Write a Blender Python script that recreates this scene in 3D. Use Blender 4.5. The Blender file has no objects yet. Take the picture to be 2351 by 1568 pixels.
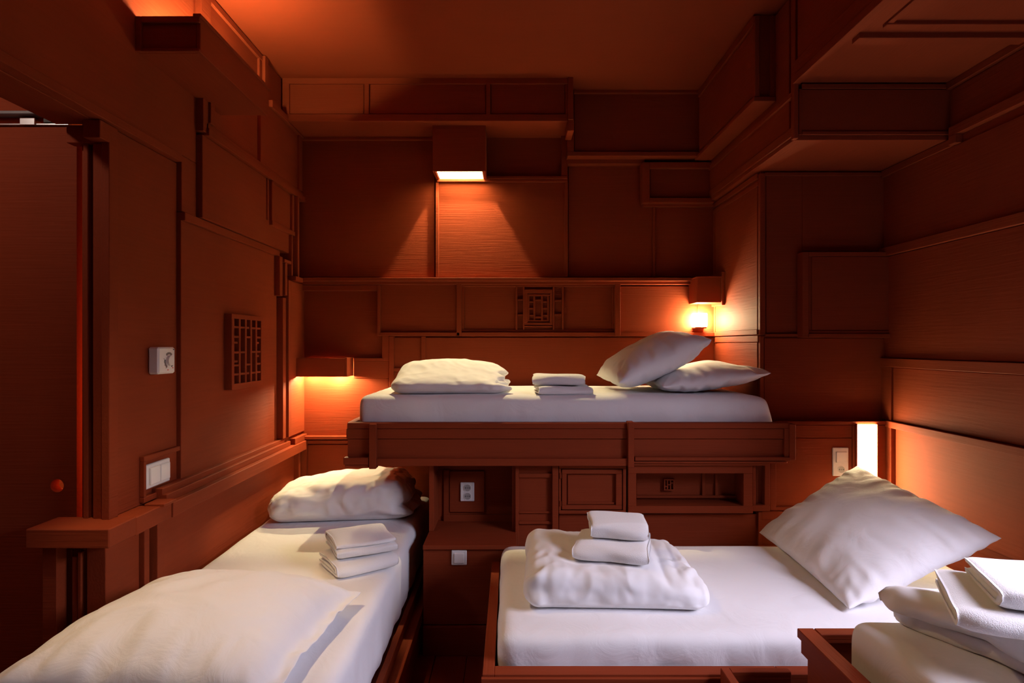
import bpy, bmesh, math, random
import numpy as np
from mathutils import Vector, Matrix, noise

random.seed(4)
np.random.seed(4)
scene = bpy.context.scene
COL = scene.collection

# ------------------------------------------------------------------ camera, world, exposure
FPX, CX, CY, EYE = 1400.0, 1172.0, 792.0, 1.40        # focal length in px of a 2351 px frame, vanishing point, eye height
cam_d = bpy.data.cameras.new('camera')
cam_d.sensor_width = 36.0
cam_d.lens = 36.0 * FPX / 2351.0
cam_d.shift_x = (1175.5 - CX) / 2351.0
cam_d.shift_y = (CY - 784.0) / 2351.0
cam_d.clip_start = 0.02
cam = bpy.data.objects.new('camera', cam_d)
cam.location = (0, 0, EYE)
cam.rotation_euler = (math.radians(90), 0, 0)
COL.objects.link(cam)
scene.camera = cam

scene.view_settings.view_transform = 'Standard'
scene.view_settings.look = 'None'
scene.view_settings.gamma = 1.0
scene.view_settings.use_curve_mapping = False
scene.view_settings.exposure = 0.0

world = bpy.data.worlds.new('sky')
scene.world = world
world.use_nodes = True
world.node_tree.nodes['Background'].inputs[0].default_value = (0.62, 0.74, 1.0, 1)
world.node_tree.nodes['Background'].inputs[1].default_value = 0.15

WARM = (1.0, 0.80, 0.42)
SPOT = (1.0, 0.70, 0.37)
DAY = (0.80, 0.76, 0.96)

def area_light(name, loc, rot, sx, sy, power, color):
    d = bpy.data.lights.new(name, 'AREA')
    d.shape = 'RECTANGLE'; d.size = sx; d.size_y = sy; d.energy = power; d.color = color
    o = bpy.data.objects.new(name, d); o.location = loc; o.rotation_euler = rot
    COL.objects.link(o)
    return o

# daylight: the bright sky outside the window in the right wall, beside the camera
sky_loc = Vector((3.6, 0.30, 3.75))
area_light('window_sky', sky_loc, (Vector((0.3, 1.75, 0.6)) - sky_loc).to_track_quat('-Z', 'Y').to_euler(), 3.4, 3.4, 980.0, DAY)

def point_light(name, loc, power, color, radius, parent=None):
    d = bpy.data.lights.new(name, 'POINT')
    d.energy = power; d.color = color; d.shadow_soft_size = radius
    o = bpy.data.objects.new(name, d); o.location = loc
    COL.objects.link(o)
    return o

# ------------------------------------------------------------------ materials
def new_mat(name):
    m = bpy.data.materials.new(name); m.use_nodes = True
    nt = m.node_tree
    return m, nt, nt.nodes['Principled BSDF']

def paint_mat(name, col, axis='x', rough=0.68, var=0.10, bump=0.28):
    m, nt, b = new_mat(name)
    N, L = nt.nodes, nt.links
    tc = N.new('ShaderNodeTexCoord'); mp = N.new('ShaderNodeMapping')
    L.new(tc.outputs['Object'], mp.inputs['Vector'])
    mp.inputs['Scale'].default_value = {'x': (3, 40, 90), 'z': (60, 60, 3), 'y': (90, 3, 60)}[axis]
    n1 = N.new('ShaderNodeTexNoise'); n1.inputs['Scale'].default_value = 1.6; n1.inputs['Detail'].default_value = 6
    L.new(mp.outputs[0], n1.inputs['Vector'])
    n2 = N.new('ShaderNodeTexNoise'); n2.inputs['Scale'].default_value = 2.2; n2.inputs['Detail'].default_value = 5
    L.new(tc.outputs['Object'], n2.inputs['Vector'])
    mx = N.new('ShaderNodeMath'); mx.operation = 'MULTIPLY_ADD'
    L.new(n1.outputs[0], mx.inputs[0]); mx.inputs[1].default_value = 0.45
    L.new(n2.outputs[0], mx.inputs[2])
    cr = N.new('ShaderNodeValToRGB')
    cr.color_ramp.elements[0].position = 0.45; cr.color_ramp.elements[1].position = 1.0
    cr.color_ramp.elements[0].color = (*[c * (1 - var) for c in col], 1)
    cr.color_ramp.elements[1].color = (*[min(1, c * (1 + var)) for c in col], 1)
    L.new(mx.outputs[0], cr.inputs[0]); L.new(cr.outputs[0], b.inputs['Base Color'])
    b.inputs['Roughness'].default_value = rough
    b.inputs['Specular IOR Level'].default_value = 0.08
    bp = N.new('ShaderNodeBump'); bp.inputs['Strength'].default_value = bump; bp.inputs['Distance'].default_value = 0.004
    L.new(n1.outputs[0], bp.inputs['Height']); L.new(bp.outputs[0], b.inputs['Normal'])
    return m

RED = (0.230, 0.038, 0.012)
M = {}
M['paint'] = paint_mat('red_painted_plywood', RED, 'x')
M['paint_side'] = paint_mat('red_painted_plywood_side', RED, 'y')
M['ceil'] = paint_mat('red_painted_plaster', RED, 'x', rough=0.7, var=0.05, bump=0.04)
M['floor'] = paint_mat('red_floor_lacquer', (0.20, 0.030, 0.012), 'y', rough=0.28, var=0.12, bump=0.05)

def simple(name, col, rough, spec=0.5, metal=0.0):
    m, nt, b = new_mat(name)
    b.inputs['Base Color'].default_value = (*col, 1); b.inputs['Roughness'].default_value = rough
    b.inputs['Specular IOR Level'].default_value = spec; b.inputs['Metallic'].default_value = metal
    N, L = nt.nodes, nt.links
    n = N.new('ShaderNodeTexNoise'); n.inputs['Scale'].default_value = 60
    r = N.new('ShaderNodeMapRange'); r.inputs['To Min'].default_value = rough * 0.9; r.inputs['To Max'].default_value = min(1, rough * 1.1)
    L.new(n.outputs[0], r.inputs['Value']); L.new(r.outputs[0], b.inputs['Roughness'])
    return m

M['plastic'] = simple('white_switch_plastic', (0.80, 0.78, 0.75), 0.35)
M['dark'] = simple('dark_socket_hole', (0.03, 0.025, 0.02), 0.6)
M['grey'] = simple('grey_dial_print', (0.16, 0.14, 0.14), 0.5)
M['pink'] = simple('red_dial_print', (0.8, 0.12, 0.10), 0.5)
M['liner'] = simple('white_lamp_liner', (0.40, 0.38, 0.35), 0.6)
M['steel'] = simple('steel_rail', (0.6, 0.6, 0.6), 0.3, metal=1.0)

def cloth_mat(name, col, weave=900, bump=0.15, sheen=0.25, crease=0.0, ridged=False):
    m, nt, b = new_mat(name)
    N, L = nt.nodes, nt.links
    b.inputs['Base Color'].default_value = (*col, 1); b.inputs['Roughness'].default_value = 0.9
    b.inputs['Specular IOR Level'].default_value = 0.15
    b.inputs['Sheen Weight'].default_value = sheen; b.inputs['Sheen Roughness'].default_value = 0.5
    tc = N.new('ShaderNodeTexCoord')
    n = N.new('ShaderNodeTexNoise'); n.inputs['Scale'].default_value = weave; n.inputs['Detail'].default_value = 2
    L.new(tc.outputs['Object'], n.inputs['Vector'])
    bp = N.new('ShaderNodeBump'); bp.inputs['Strength'].default_value = bump; bp.inputs['Distance'].default_value = 0.002
    L.new(n.outputs[0], bp.inputs['Height'])
    last = bp
    if crease:
        n2 = N.new('ShaderNodeTexNoise'); n2.inputs['Scale'].default_value = 9; n2.inputs['Detail'].default_value = 4
        n2.inputs['Distortion'].default_value = 1.2
        if ridged:
            n2.noise_type = 'RIDGED_MULTIFRACTAL'; n2.inputs['Scale'].default_value = 6.0; n2.inputs['Detail'].default_value = 2.5
        L.new(tc.outputs['Object'], n2.inputs['Vector'])
        b2 = N.new('ShaderNodeBump'); b2.inputs['Strength'].default_value = crease; b2.inputs['Distance'].default_value = 0.02
        L.new(n2.outputs[0], b2.inputs['Height']); L.new(bp.outputs[0], b2.inputs['Normal'])
        last = b2
    L.new(last.outputs[0], b.inputs['Normal'])
    return m

M['linen'] = cloth_mat('white_cotton', (0.82, 0.81, 0.82), crease=0.22)
M['duvet'] = cloth_mat('white_duvet_cotton', (0.82, 0.81, 0.82), crease=0.7, ridged=True)
M['terry'] = cloth_mat('white_terry', (0.84, 0.83, 0.83), weave=420, bump=0.75, sheen=0.5)

def emit_mat(name, col, strength):
    m = bpy.data.materials.new(name); m.use_nodes = True
    nt = m.node_tree; nt.nodes.clear()
    e = nt.nodes.new('ShaderNodeEmission'); o = nt.nodes.new('ShaderNodeOutputMaterial')
    e.inputs[0].default_value = (*col, 1); e.inputs[1].default_value = strength
    nt.links.new(e.outputs[0], o.inputs[0])
    return m

M['strip'] = emit_mat('tall_lamp_diffuser', (1.0, 0.80, 0.44), 60.0)
M['cube'] = emit_mat('corner_lamp_glass', (1.0, 0.80, 0.44), 290.0)
M['bulb'] = emit_mat('warm_bulb', (1.0, 0.72, 0.40), 30.0)
M['hall'] = emit_mat('hall_lamp', (1.0, 0.62, 0.30), 6.0)

# ------------------------------------------------------------------ mesh helpers
def link(name, me, mat, parent=None, smooth=False):
    o = bpy.data.objects.new(name, me)
    COL.objects.link(o)
    if mat is not None and not me.materials:
        me.materials.append(mat)
    if smooth:
        for p in me.polygons: p.use_smooth = True
    if parent is not None:
        o.parent = parent
        o.matrix_parent_inverse = parent.matrix_world.inverted() if parent.type == 'EMPTY' else Matrix()
    return o

def empty(name, loc=(0, 0, 0)):
    o = bpy.data.objects.new(name, None)
    o.location = loc; o.empty_display_size = 0.05
    COL.objects.link(o)
    o.matrix_world = Matrix.Translation(loc)
    return o

def tag(o, label=None, cat=None, group=None, kind=None):
    if label: o['label'] = label
    if cat: o['category'] = cat
    if group: o['group'] = group
    if kind: o['kind'] = kind
    return o

def box_into(bm, x0, x1, y0, y1, z0, z1):
    vs = [bm.verts.new((x, y, z)) for x in (x0, x1) for y in (y0, y1) for z in (z0, z1)]
    for f in ((0, 1, 3, 2), (4, 6, 7, 5), (0, 4, 5, 1), (2, 3, 7, 6), (0, 2, 6, 4), (1, 5, 7, 3)):
        bm.faces.new([vs[i] for i in f])
    return vs

def box(parent, name, x0, x1, y0, y1, z0, z1, mat='paint', bev=0.0018):
    """A bevelled board: extents in metres, local origin at its centre."""
    if x0 > x1: x0, x1 = x1, x0
    if y0 > y1: y0, y1 = y1, y0
    if z0 > z1: z0, z1 = z1, z0
    c = Vector(((x0 + x1) / 2, (y0 + y1) / 2, (z0 + z1) / 2))
    bm = bmesh.new()
    box_into(bm, x0 - c.x, x1 - c.x, y0 - c.y, y1 - c.y, z0 - c.z, z1 - c.z)
    b = min(bev, 0.3 * min(x1 - x0, y1 - y0, z1 - z0))
    if b > 1e-5:
        bmesh.ops.bevel(bm, geom=bm.edges[:], offset=b, segments=1, affect='EDGES', profile=0.5)
    bmesh.ops.recalc_face_normals(bm, faces=bm.faces[:])
    me = bpy.data.meshes.new(name); bm.to_mesh(me); bm.free()
    m = M[mat] if isinstance(mat, str) else mat
    o = link(name, me, m)
    o.location = c
    if parent is not None:
        o.parent = parent
        o.location = c - PW(parent)
    return o

def PW(o):
    p = Vector(o.location)
    while o.parent is not None:
        o = o.parent; p += Vector(o.location)
    return p

# measured positions: a point seen at pixel (px, py) on a surface whose distance is known
def UX(px, Y): return (px - CX) * Y / FPX
def UZ(py, Y): return EYE - (py - CY) * Y / FPX

def front(parent, name, px0, py0, px1, py1, Y, t=0.03, mat='paint', bev=0.0018):
    """A board facing the camera wall-parallel, its face at distance Y, t thick."""
    return box(parent, name, UX(px0, Y), UX(px1, Y), Y, Y + t, UZ(py1, Y), UZ(py0, Y), mat, bev)

def empty_group(parent, name, loc):
    o = empty(name, loc)
    if parent is not None:
        o.parent = parent; o.location = Vector(loc) - PW(parent)
    return o

XL, XR, YB, ZC = -1.335, 1.867, 3.745, 2.91

# ------------------------------------------------------------------ setting: floor, ceiling, walls
floor = box(None, 'floor', -2.6, 2.05, -1.3, 3.95, -0.12, -0.012, 'floor')
tag(floor, 'dark red lacquered floor between the beds', 'floor', kind='structure')
for i in range(9):
    x = -0.62 + i * 0.142
    box(floor, 'floor_board', x, x + 0.139, 0.6, 2.80, -0.012, 0.0, 'floor')
ceiling = box(None, 'ceiling', -2.6, 2.05, -1.3, 3.95, ZC, ZC + 0.1, 'ceil')
tag(ceiling, 'flat red painted ceiling above the bunk room', 'ceiling', kind='structure')

# ---- back wall
wb = box(None, 'wall_back', -1.45, 1.30, YB, 3.9, 0.0, ZC, 'paint')
tag(wb, 'red panelled wall with battens behind the upper bunk', 'wall', kind='structure')
f = lambda n, a, b, c, d, Y, t=None, mat='paint': front(wb, n, a, b, c, d, Y, (YB + 0.01 - Y) if t is None else t, mat)
# main field
f('panel', 682, 322, 998, 636, 3.735)
f('panel', 1118, 312, 1289, 405, 3.740)
f('batten', 1115, 300, 1303, 311, 3.700)
f('batten', 1289, 311, 1303, 404, 3.700)
f('batten', 1112, 404, 1303, 410, 3.695)
f('batten', 1003, 411, 1303, 417, 3.705)
f('panel', 1007, 417, 1296, 636, 3.728)
f('batten', 1000, 412, 1007, 636, 3.715)
f('batten', 1296, 417, 1304, 636, 3.715)
f('panel', 1305, 380, 1499, 636, 3.735)
f('batten', 1499, 474, 1505, 636, 3.720)
f('panel', 1505, 476, 1640, 636, 3.735)
f('shelf_batten', 664, 637, 1590, 645, 3.660)
f('shelf_batten', 664, 645, 1590, 653, 3.690)
# band below the shelf batten
f('batten', 664, 654, 870, 667, 3.700)
f('batten', 664, 667, 684, 825, 3.705)
f('batten', 684, 667, 691, 825, 3.725)
f('batten', 866, 654, 873, 771, 3.690)
f('batten', 812, 822, 880, 829, 3.712)
f('panel', 812, 829, 893, 868, 3.722)
f('batten', 877, 771, 893, 829, 3.718)
f('panel', 873, 653, 1048, 763, 3.715)
f('batten', 870, 763, 1055, 771, 3.690)
f('batten', 1048, 652, 1059, 771, 3.690)
f('panel', 1066, 658, 1406, 756, 3.728)
f('batten', 1059, 652, 1412, 658, 3.705)
f('batten', 1059, 658, 1066, 756, 3.715)
f('batten', 1406, 658, 1412, 756, 3.715)
f('batten', 1059, 756, 1412, 763, 3.720)
f('batten', 1412, 652, 1425, 771, 3.690)
f('batten', 1059, 763, 1640, 772, 3.695)
f('panel', 1425, 657, 1640, 763, 3.720)
f('panel', 905, 775, 967, 845, 3.735)
f('batten', 893, 772, 904, 905, 3.712)
f('batten', 967, 772, 977, 905, 3.716)
f('batten', 904, 845, 967, 853, 3.716)
f('panel', 904, 853, 967, 905, 3.728)
f('panel', 977, 775, 1640, 905, 3.730)
# lit field above the left bed
f('panel', 683, 868, 892, 1003, 3.732)
f('ledge_batten', 676, 1002, 1010, 1009, 3.690)
f('batten', 690, 1011, 1010, 1018, 3.705)
f('batten', 690, 1018, 703, 1300, 3.712)
f('panel', 706, 1021, 902, 1300, 3.735)
f('panel', 905, 1021, 1040, 1300, 3.735)
# bulkhead under the ceiling, left part
bk = empty_group(wb, 'bulkhead', (-0.47, 3.6, 2.674))
Y0 = 3.45
b_ = lambda n, a, b, c, d, Y, t=0.02: front(bk, n, a, b, c, d, Y, t)
box(bk, 'core', -1.33, UX(1312, Y0), Y0 + 0.02, YB, UZ(277, Y0), ZC)
b_('batten', 648, 170, 1315, 192, Y0); b_('batten', 648, 262, 1303, 278, Y0)
b_('batten', 648, 192, 664, 262, Y0); b_('batten', 836, 192, 847, 262, Y0)
b_('batten', 1116, 192, 1126, 262, Y0); b_('batten', 1298, 192, 1304, 262, Y0 + 0.004)
b_('batten', 1304, 170, 1316, 274, Y0 - 0.012, 0.03)
box(bk, 'stub', UX(1303, Y0), UX(1318, Y0), Y0, Y0 + 0.16, UZ(300, Y0), UZ(274, Y0))
for a, c in ((664, 836), (847, 1116), (1126, 1298)):
    b_('panel', a + 1, 193, c - 1, 261, Y0 + 0.014, 0.01)
f('batten', 682, 314, 995, 321, 3.715)
# bulkhead, middle part
bk = empty_group(wb, 'bulkhead', (0.74, 3.68, 2.52))
Y0 = 3.61
box(bk, 'core', UX(1304, Y0), 1.14, Y0 + 0.03, YB, UZ(356, Y0), ZC)
b_('batten', 1318, 198, 1612, 213, Y0, 0.03); b_('batten', 1303, 348, 1606, 358, Y0, 0.13)
b_('batten', 1303, 280, 1318, 348, Y0, 0.03); b_('batten', 1303, 358, 1480, 376, 3.68, 0.06)
b_('panel', 1319, 214, 1611, 347, Y0 + 0.022, 0.01)
# small box under it
bk = empty_group(wb, 'bulkhead', (0.95, 3.7, 2.25))
b_('core', 1478, 376, 1640, 462, 3.695, 0.05)
b_('batten', 1475, 372, 1492, 465, 3.66, 0.085); b_('batten', 1492, 372, 1640, 386, 3.66, 0.085)
b_('batten', 1492, 454, 1640, 465, 3.66, 0.085)
b_('panel', 1493, 387, 1638, 453, 3.687, 0.01)
b_('batten', 1475, 467, 1640, 474, 3.705, 0.04)

# ---- right-hand block of the back wall: niche cheek, wall behind the lower right bed
wn = box(None, 'wall_niche', 1.25, 2.0, 3.055, 3.9, 0.0, ZC, 'paint')
tag(wn, 'red plywood wall block between bunk niche and right corner', 'wall', kind='structure')
g = lambda n, a, b, c, d, Y, t=None, mat='paint': front(wn, n, a, b, c, d, Y, (3.065 - Y) if t is None else t, mat)
box(wn, 'panel', 1.244, 1.256, 3.075, 3.735, 1.478, 2.20, 'paint_side')
box(wn, 'panel', 1.244, 1.256, 3.075, 3.735, 1.03, 1.415, 'paint_side')
box(wn, 'batten', 1.236, 1.256, 3.06, 3.74, 2.235, 2.262, 'paint_side')
box(wn, 'batten', 1.240, 1.256, 3.06, 3.74, 2.200, 2.222, 'paint_side')
box(wn, 'batten', 1.236, 1.256, 3.06, 3.74, 1.452, 1.478, 'paint_side')
box(wn, 'batten', 1.240, 1.256, 3.06, 3.74, 1.415, 1.447, 'paint_side')
box(wn, 'batten', 1.240, 1.256, 3.70, 3.74, 1.478, 2.20, 'paint_side')
g('post', 1745, 398, 1757, 768, 3.040); g('post', 1745, 772, 1754, 968, 3.046)
g('panel', 1759, 404, 1842, 765, 3.050)
g('panel', 1842, 404, 2034, 577, 3.050)
g('batten', 1757, 395, 2036, 403, 3.040)
g('batten', 1757, 766, 1845, 772, 3.035)
bk = empty_group(wn, 'raised_panel', (1.65, 3.02, 1.45))
b_('core', 1843, 582, 2052, 770, 3.000, 0.055)
b_('batten', 1843, 578, 1857, 775, 2.985, 0.06); b_('batten', 1857, 578, 2056, 588, 2.990, 0.055)
b_('batten', 1857, 759, 2056, 766, 2.990, 0.05); b_('batten', 1857, 766, 2058, 775, 2.980, 0.06)
b_('panel', 1864, 589, 2052, 758, 2.994, 0.02)
g('panel', 1755, 776, 2036, 966, 3.046)
wc = box(None, 'wall_niche', 1.27, 2.0, 3.00, 3.06, 0.0, 1.019, 'paint')
tag(wc, 'red panelled lower wall behind the tall strip lamp', 'wall', kind='structure')
h = lambda n, a, b, c, d, Y, t=None, mat='paint': front(wc, n, a, b, c, d, Y, (3.005 - Y) if t is None else t, mat)
h('ledge_batten', 1780, 967, 2049, 975, 2.978)
h('panel', 1772, 976, 1958, 1004, 2.994); h('panel', 1772, 1006, 1958, 1163, 2.996)
h('batten', 1958, 976, 1967, 1300, 2.985); h('panel', 2016, 976, 2046, 1300, 2.992)
h('batten', 1748, 1164, 1958, 1172, 2.976); h('panel', 1748, 1174, 1958, 1300, 2.982)

# ---- bulkheads in the right upper corner
wr = box(None, 'wall_right', XR, 2.0, 1.70, 3.06, 0.0, ZC, 'paint_side')
tag(wr, 'red wall with long horizontal ledges beside the right-hand beds', 'wall', kind='structure')
S = lambda n, *a: box(bk, n, *a, mat='paint_side')
bk = empty_group(wr, 'bulkhead', (1.16, 3.2, 2.51))
S('core', 1.125, 1.206, 2.79, YB, 2.53, ZC)
S('panel', 1.117, 1.13, 2.80, 3.61, 2.55, 2.86)
S('batten', 1.109, 1.13, 2.78, 3.61, 2.865, 2.905)
S('post', 1.112, 1.135, 2.775, 2.80, 2.53, 2.90)
S('post', 1.185, 1.206, 2.775, 2.80, 2.53, 2.90)
S('bottom_board', 1.106, 1.206, 2.770, 3.66, 2.508, 2.528)
bk = empty_group(wr, 'bulkhead', (1.5, 3.0, 2.27))
S('core', 1.214, 1.98, 2.600, YB, 2.29, ZC)
S('panel', 1.206, 1.22, 2.64, 3.74, 2.335, 2.455)
S('batten', 1.196, 1.22, 2.60, 3.74, 2.455, 2.478)
S('batten', 1.200, 1.22, 2.60, 3.74, 2.29, 2.33)
S('bottom_board', 1.206, 1.98, 2.590, 3.06, 2.27, 2.29)
S('bottom_board', 1.206, 1.26, 3.06, 3.74, 2.27, 2.29)
S('panel', 1.206, 1.22, 2.64, 3.74, 2.48, 2.90)
S('post', 1.196, 1.215, 2.572, 2.60, 2.272, 2.52)
S('batten', 1.235, 1.867, 2.580, 2.60, 2.29, 2.305)
S('panel', 1.235, 1.867, 2.588, 2.60, 2.307, 2.485)
S('batten', 1.222, 1.235, 2.582, 2.60, 2.29, 2.485)
S('batten', 1.235, 1.867, 2.584, 2.60, 2.487, 2.508)
bk = empty_group(wr, 'bulkhead', (1.5, 1.7, 2.51))
S('core', 1.214, 1.98, 0.60, 2.58, 2.53, ZC)
S('bottom_board', 1.225, 1.98, 0.60, 2.58, 2.510, 2.53)
S('batten', 1.192, 1.225, 0.60, 2.575, 2.502, 2.535)
S('batten', 1.200, 1.225, 0.60, 2.575, 2.54, 2.60)
S('panel', 1.206, 1.22, 0.60, 2.560, 2.605, 2.90)
S('batten', 1.240, 1.867, 2.165, 2.215, 2.490, 2.512)
S('batten', 1.290, 1.800, 2.085, 2.115, 2.496, 2.512)
S('batten', 1.770, 1.800, 0.60, 2.085, 2.496, 2.512)
S('batten', 1.290, 1.310, 0.60, 2.085, 2.500, 2.512)
S('batten', 1.845, 1.867, 0.60, 2.585, 2.480, 2.510)
# ledges of the right wall
bk = wr
S('panel', 1.858, 1.87, 1.71, 2.98, 1.882, 2.235)
S('batten', 1.840, 1.87, 1.71, 3.05, 1.838, 1.880)
S('batten', 1.850, 1.87, 2.54, 3.05, 2.235, 2.268)
S('batten', 1.838, 1.87, 1.71, 2.56, 2.272, 2.312)
S('batten', 1.834, 1.87, 2.515, 2.555, 2.235, 2.272)
S('panel', 1.862, 1.87, 1.71, 2.57, 2.314, 2.478)
S('panel', 1.856, 1.87, 1.71, 3.0, 1.337, 1.836)
S('batten', 1.846, 1.87, 1.71, 3.05, 1.292, 1.335)
S('batten', 1.852, 1.87, 2.97, 3.05, 1.03, 1.292)
S('panel', 1.860, 1.87, 1.71, 2.965, 1.032, 1.290)
S('ledge_batten', 1.836, 1.87, 1.71, 2.99, 0.998, 1.030)
S('batten', 1.843, 1.87, 2.955, 2.995, 0.55, 0.998)
S('panel', 1.860, 1.87, 1.71, 2.945, 0.605, 0.996)
S('bed_rail', 1.800, 1.87, 1.71, 2.95, 0.40, 0.575)

# ---- left wall: opening to the entrance, panels stepping forward towards the corner
wl = box(None, 'wall_left', -1.42, XL, 2.02, 3.9, 0.0, ZC, 'paint_side')
tag(wl, 'red panelled wall with battens beside the left bed', 'wall', kind='structure')
bk = wl
S('header', -1.42, XL, 0.60, 2.02, 2.15, ZC)
S('panel', XL, -1.300, 0.60, 2.525, 2.152, 2.905)
S('panel', XL, -1.300, 2.412, 2.525, 1.93, 2.15)
S('panel', XL, -1.318, 2.005, 2.408, 0.83, 2.118)
S('trim_board', XL, -1.292, 0.60, 2.400, 2.120, 2.150)
S('panel', XL, -1.302, 2.410, 3.395, 0.83, 1.893)
S('trim_board', XL, -1.286, 2.410, 3.400, 1.893, 1.925)
S('panel', XL, -1.276, 2.527, 3.60, 1.928, 2.272)
S('trim_board', XL, -1.256, 2.545, 3.735, 2.274, 2.305)
S('trim_board', XL, -1.268, 2.545, 3.735, 2.305, 2.330)
S('block', XL, -1.268, 2.518, 2.560, 2.285, 2.44)
S('block', XL, -1.258, 2.562, 2.60, 2.332, 2.46)
S('panel', XL, -1.288, 2.602, 3.105, 2.332, 2.70)
S('panel', XL, -1.272, 3.108, 3.64, 2.332, 2.655)
S('trim_board', XL, -1.256, 3.22, 3.735, 2.657, 2.695)
S('post', XL, -1.262, 3.645, 3.70, 2.332, 2.655)
S('panel', XL, -1.302, 2.602, 3.16, 2.70, 2.88)
S('batten', XL, -1.288, 2.60, 3.165, 2.875, 2.905)
S('batten', XL, -1.290, 3.135, 3.165, 2.70, 2.875)
S('post', XL, -1.275, 2.515, 2.598, 2.54, 2.905)
S('post', XL, -1.275, 3.17, 3.215, 2.66, 2.905)
S('panel', XL, -1.296, 3.22, 3.45, 2.70, 2.905)
# small framed panel near the corner
S('batten', XL, -1.268, 3.185, 3.198, 2.055, 2.272)
S('batten', XL, -1.260, 3.225, 3.25, 2.060, 2.272)
S('trim_board', XL, -1.258, 3.225, 3.56, 2.035, 2.060)
S('post', XL, -1.262, 3.53, 3.56, 2.062, 2.272)
S('post', XL, -1.258, 3.51, 3.525, 1.80, 2.033)
S('post', XL, -1.246, 3.575, 3.60, 1.80, 2.272)
S('block', XL, -1.238, 3.52, 3.64, 1.772, 1.798)
S('block', XL, -1.270, 3.36, 3.40, 1.672, 1.890)
S('block', XL, -1.262, 3.42, 3.45, 1.68, 1.862)
S('block', XL, -1.258, 3.40, 3.50, 1.862, 1.880)
S('post', XL, -1.268, 3.40, 3.445, 0.875, 1.665)
S('post', XL, -1.258, 3.46, 3.49, 0.875, 1.770)
S('panel', XL, -1.262, 3.50, 3.735, 0.875, 1.770)
# stepped rails
S('rail', XL, -1.278, 2.24, 3.735, 0.848, 0.872)
S('rail', XL, -1.262, 2.24, 3.50, 0.822, 0.850)
S('rail', XL, -1.246, 3.53, 3.735, 0.822, 0.858)
S('rail', XL, -1.236, 2.235, 3.715, 0.768, 0.822)
S('panel', XL, -1.300, 2.27, 3.66, 0.10, 0.766)
S('post', XL, -1.270, 3.66, 3.69, 0.10, 0.766)
S('batten', XL, -1.290, 2.15, 2.18, 0.10, 0.766)
S('batten', XL, -1.276, 2.205, 2.25, 0.10, 0.766)
S('panel', XL, -1.306, 2.02, 2.145, 0.10, 0.766)
# jamb of the opening (faces the camera)
S('jamb_board', -1.332, -1.306, 1.985, 2.03, 0.83, 2.118)
S('jamb_board', -1.368, -1.333, 1.997, 2.03, 0.83, 2.118)
S('jamb_board', -1.402, -1.386, 2.000, 2.03, 0.83, 2.118)
S('jamb_groove', -1.388, -1.366, 2.022, 2.04, 0.83, 2.118)
S('jamb_block', -1.36, -1.306, 1.940, 1.99, 2.06, 2.118)
S('jamb_beam', -1.45, -1.36, 1.990, 2.03, 2.06, 2.118)
S('header_soffit', -1.48, -1.335, 0.60, 1.985, 2.118, 2.15)

# wall behind the left part of the camera, closing the room
wf = box(None, 'wall_front', -2.6, 2.0, -1.3, -1.2, 0.0, ZC, 'paint')
tag(wf, 'plain red wall closing the room opposite the bunk', 'wall', kind='structure')
wl2 = box(None, 'wall_left', -1.42, -1.335, -1.2, 0.60, 0.0, ZC, 'paint_side')
tag(wl2, 'red wall between the entrance and the window end', 'wall', kind='structure')
we = box(None, 'wall_entrance', -2.6, -2.5, -1.2, 3.9, 0.0, ZC, 'paint_side')
tag(we, 'red wall on the far side of the entrance', 'wall', kind='structure')
box(we, 'panel', -2.5, -1.42, 0.50, 0.60, 0.0, ZC)
box(we, 'panel', -2.5, -1.42, 3.86, 3.95, 0.0, ZC)
box(we, 'panel', -2.5, -1.42, 0.6, 3.9, 2.60, 2.70)
box(we, 'panel', -2.5, -1.42, 2.06, 2.10, 2.16, 2.60)
# right wall around the window
wr2 = empty('wall_right', (1.93, 0, 0))
tag(wr2, 'red wall around the window', 'wall', kind='structure')
box(wr2, 'panel', XR, 2.0, -1.2, 0.40, 0, ZC, 'paint_side')
box(wr2, 'panel', XR, 2.0, 0.40, 1.70, 0, 0.83, 'paint_side')
box(wr2, 'panel', XR, 2.0, 0.40, 1.70, 2.13, ZC, 'paint_side')
win = empty('window_1', (1.93, 1.05, 0.83))
tag(win, 'tall window in the right wall', 'window', kind='structure')
for a in ((1.91, 1.98, 0.40, 0.45, 0.83, 2.13), (1.91, 1.98, 1.65, 1.70, 0.83, 2.13), (1.91, 1.98, 0.45, 1.65, 0.83, 0.88),
          (1.91, 1.98, 0.45, 1.65, 2.08, 2.13), (1.92, 1.96, 1.03, 1.07, 0.88, 2.08)):
    box(win, 'window_frame', *a, mat='paint_side')

# ------------------------------------------------------------------ sliding door of the entrance
door = empty('door_1', (-1.9, 2.06, 0))
tag(door, 'dark red sliding door with a round finger hole', 'door', kind='structure')
Yd = 2.055
xa, xb, za, zb = UX(-420, Yd), UX(176, Yd), 0.01, UZ(292, Yd)
hx, hz, hr = UX(131, Yd), UZ(1115, Yd), 0.0225
bm = bmesh.new()
n = 32
def ring(y): return [bm.verts.new((hx + hr * math.cos(2 * math.pi * i / n), y, hz + hr * math.sin(2 * math.pi * i / n))) for i in range(n)]
def rect_pts(y):
    pts = []
    for i in range(n):
        a = 2 * math.pi * i / n; dx, dz = math.cos(a), math.sin(a)
        q = 0.055
        s = q / max(abs(dx), abs(dz))
        pts.append(bm.verts.new((hx + dx * s, y, hz + dz * s)))
    return pts
for y in (Yd, Yd + 0.04):
    r_, q_ = ring(y), rect_pts(y)
    for i in range(n):
        bm.faces.new((r_[i], r_[(i + 1) % n], q_[(i + 1) % n], q_[i]))
    if y == Yd: r0 = r_
    else:
        for i in range(n): bm.faces.new((r0[i], r_[i], r_[(i + 1) % n], r0[(i + 1) % n]))
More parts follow.
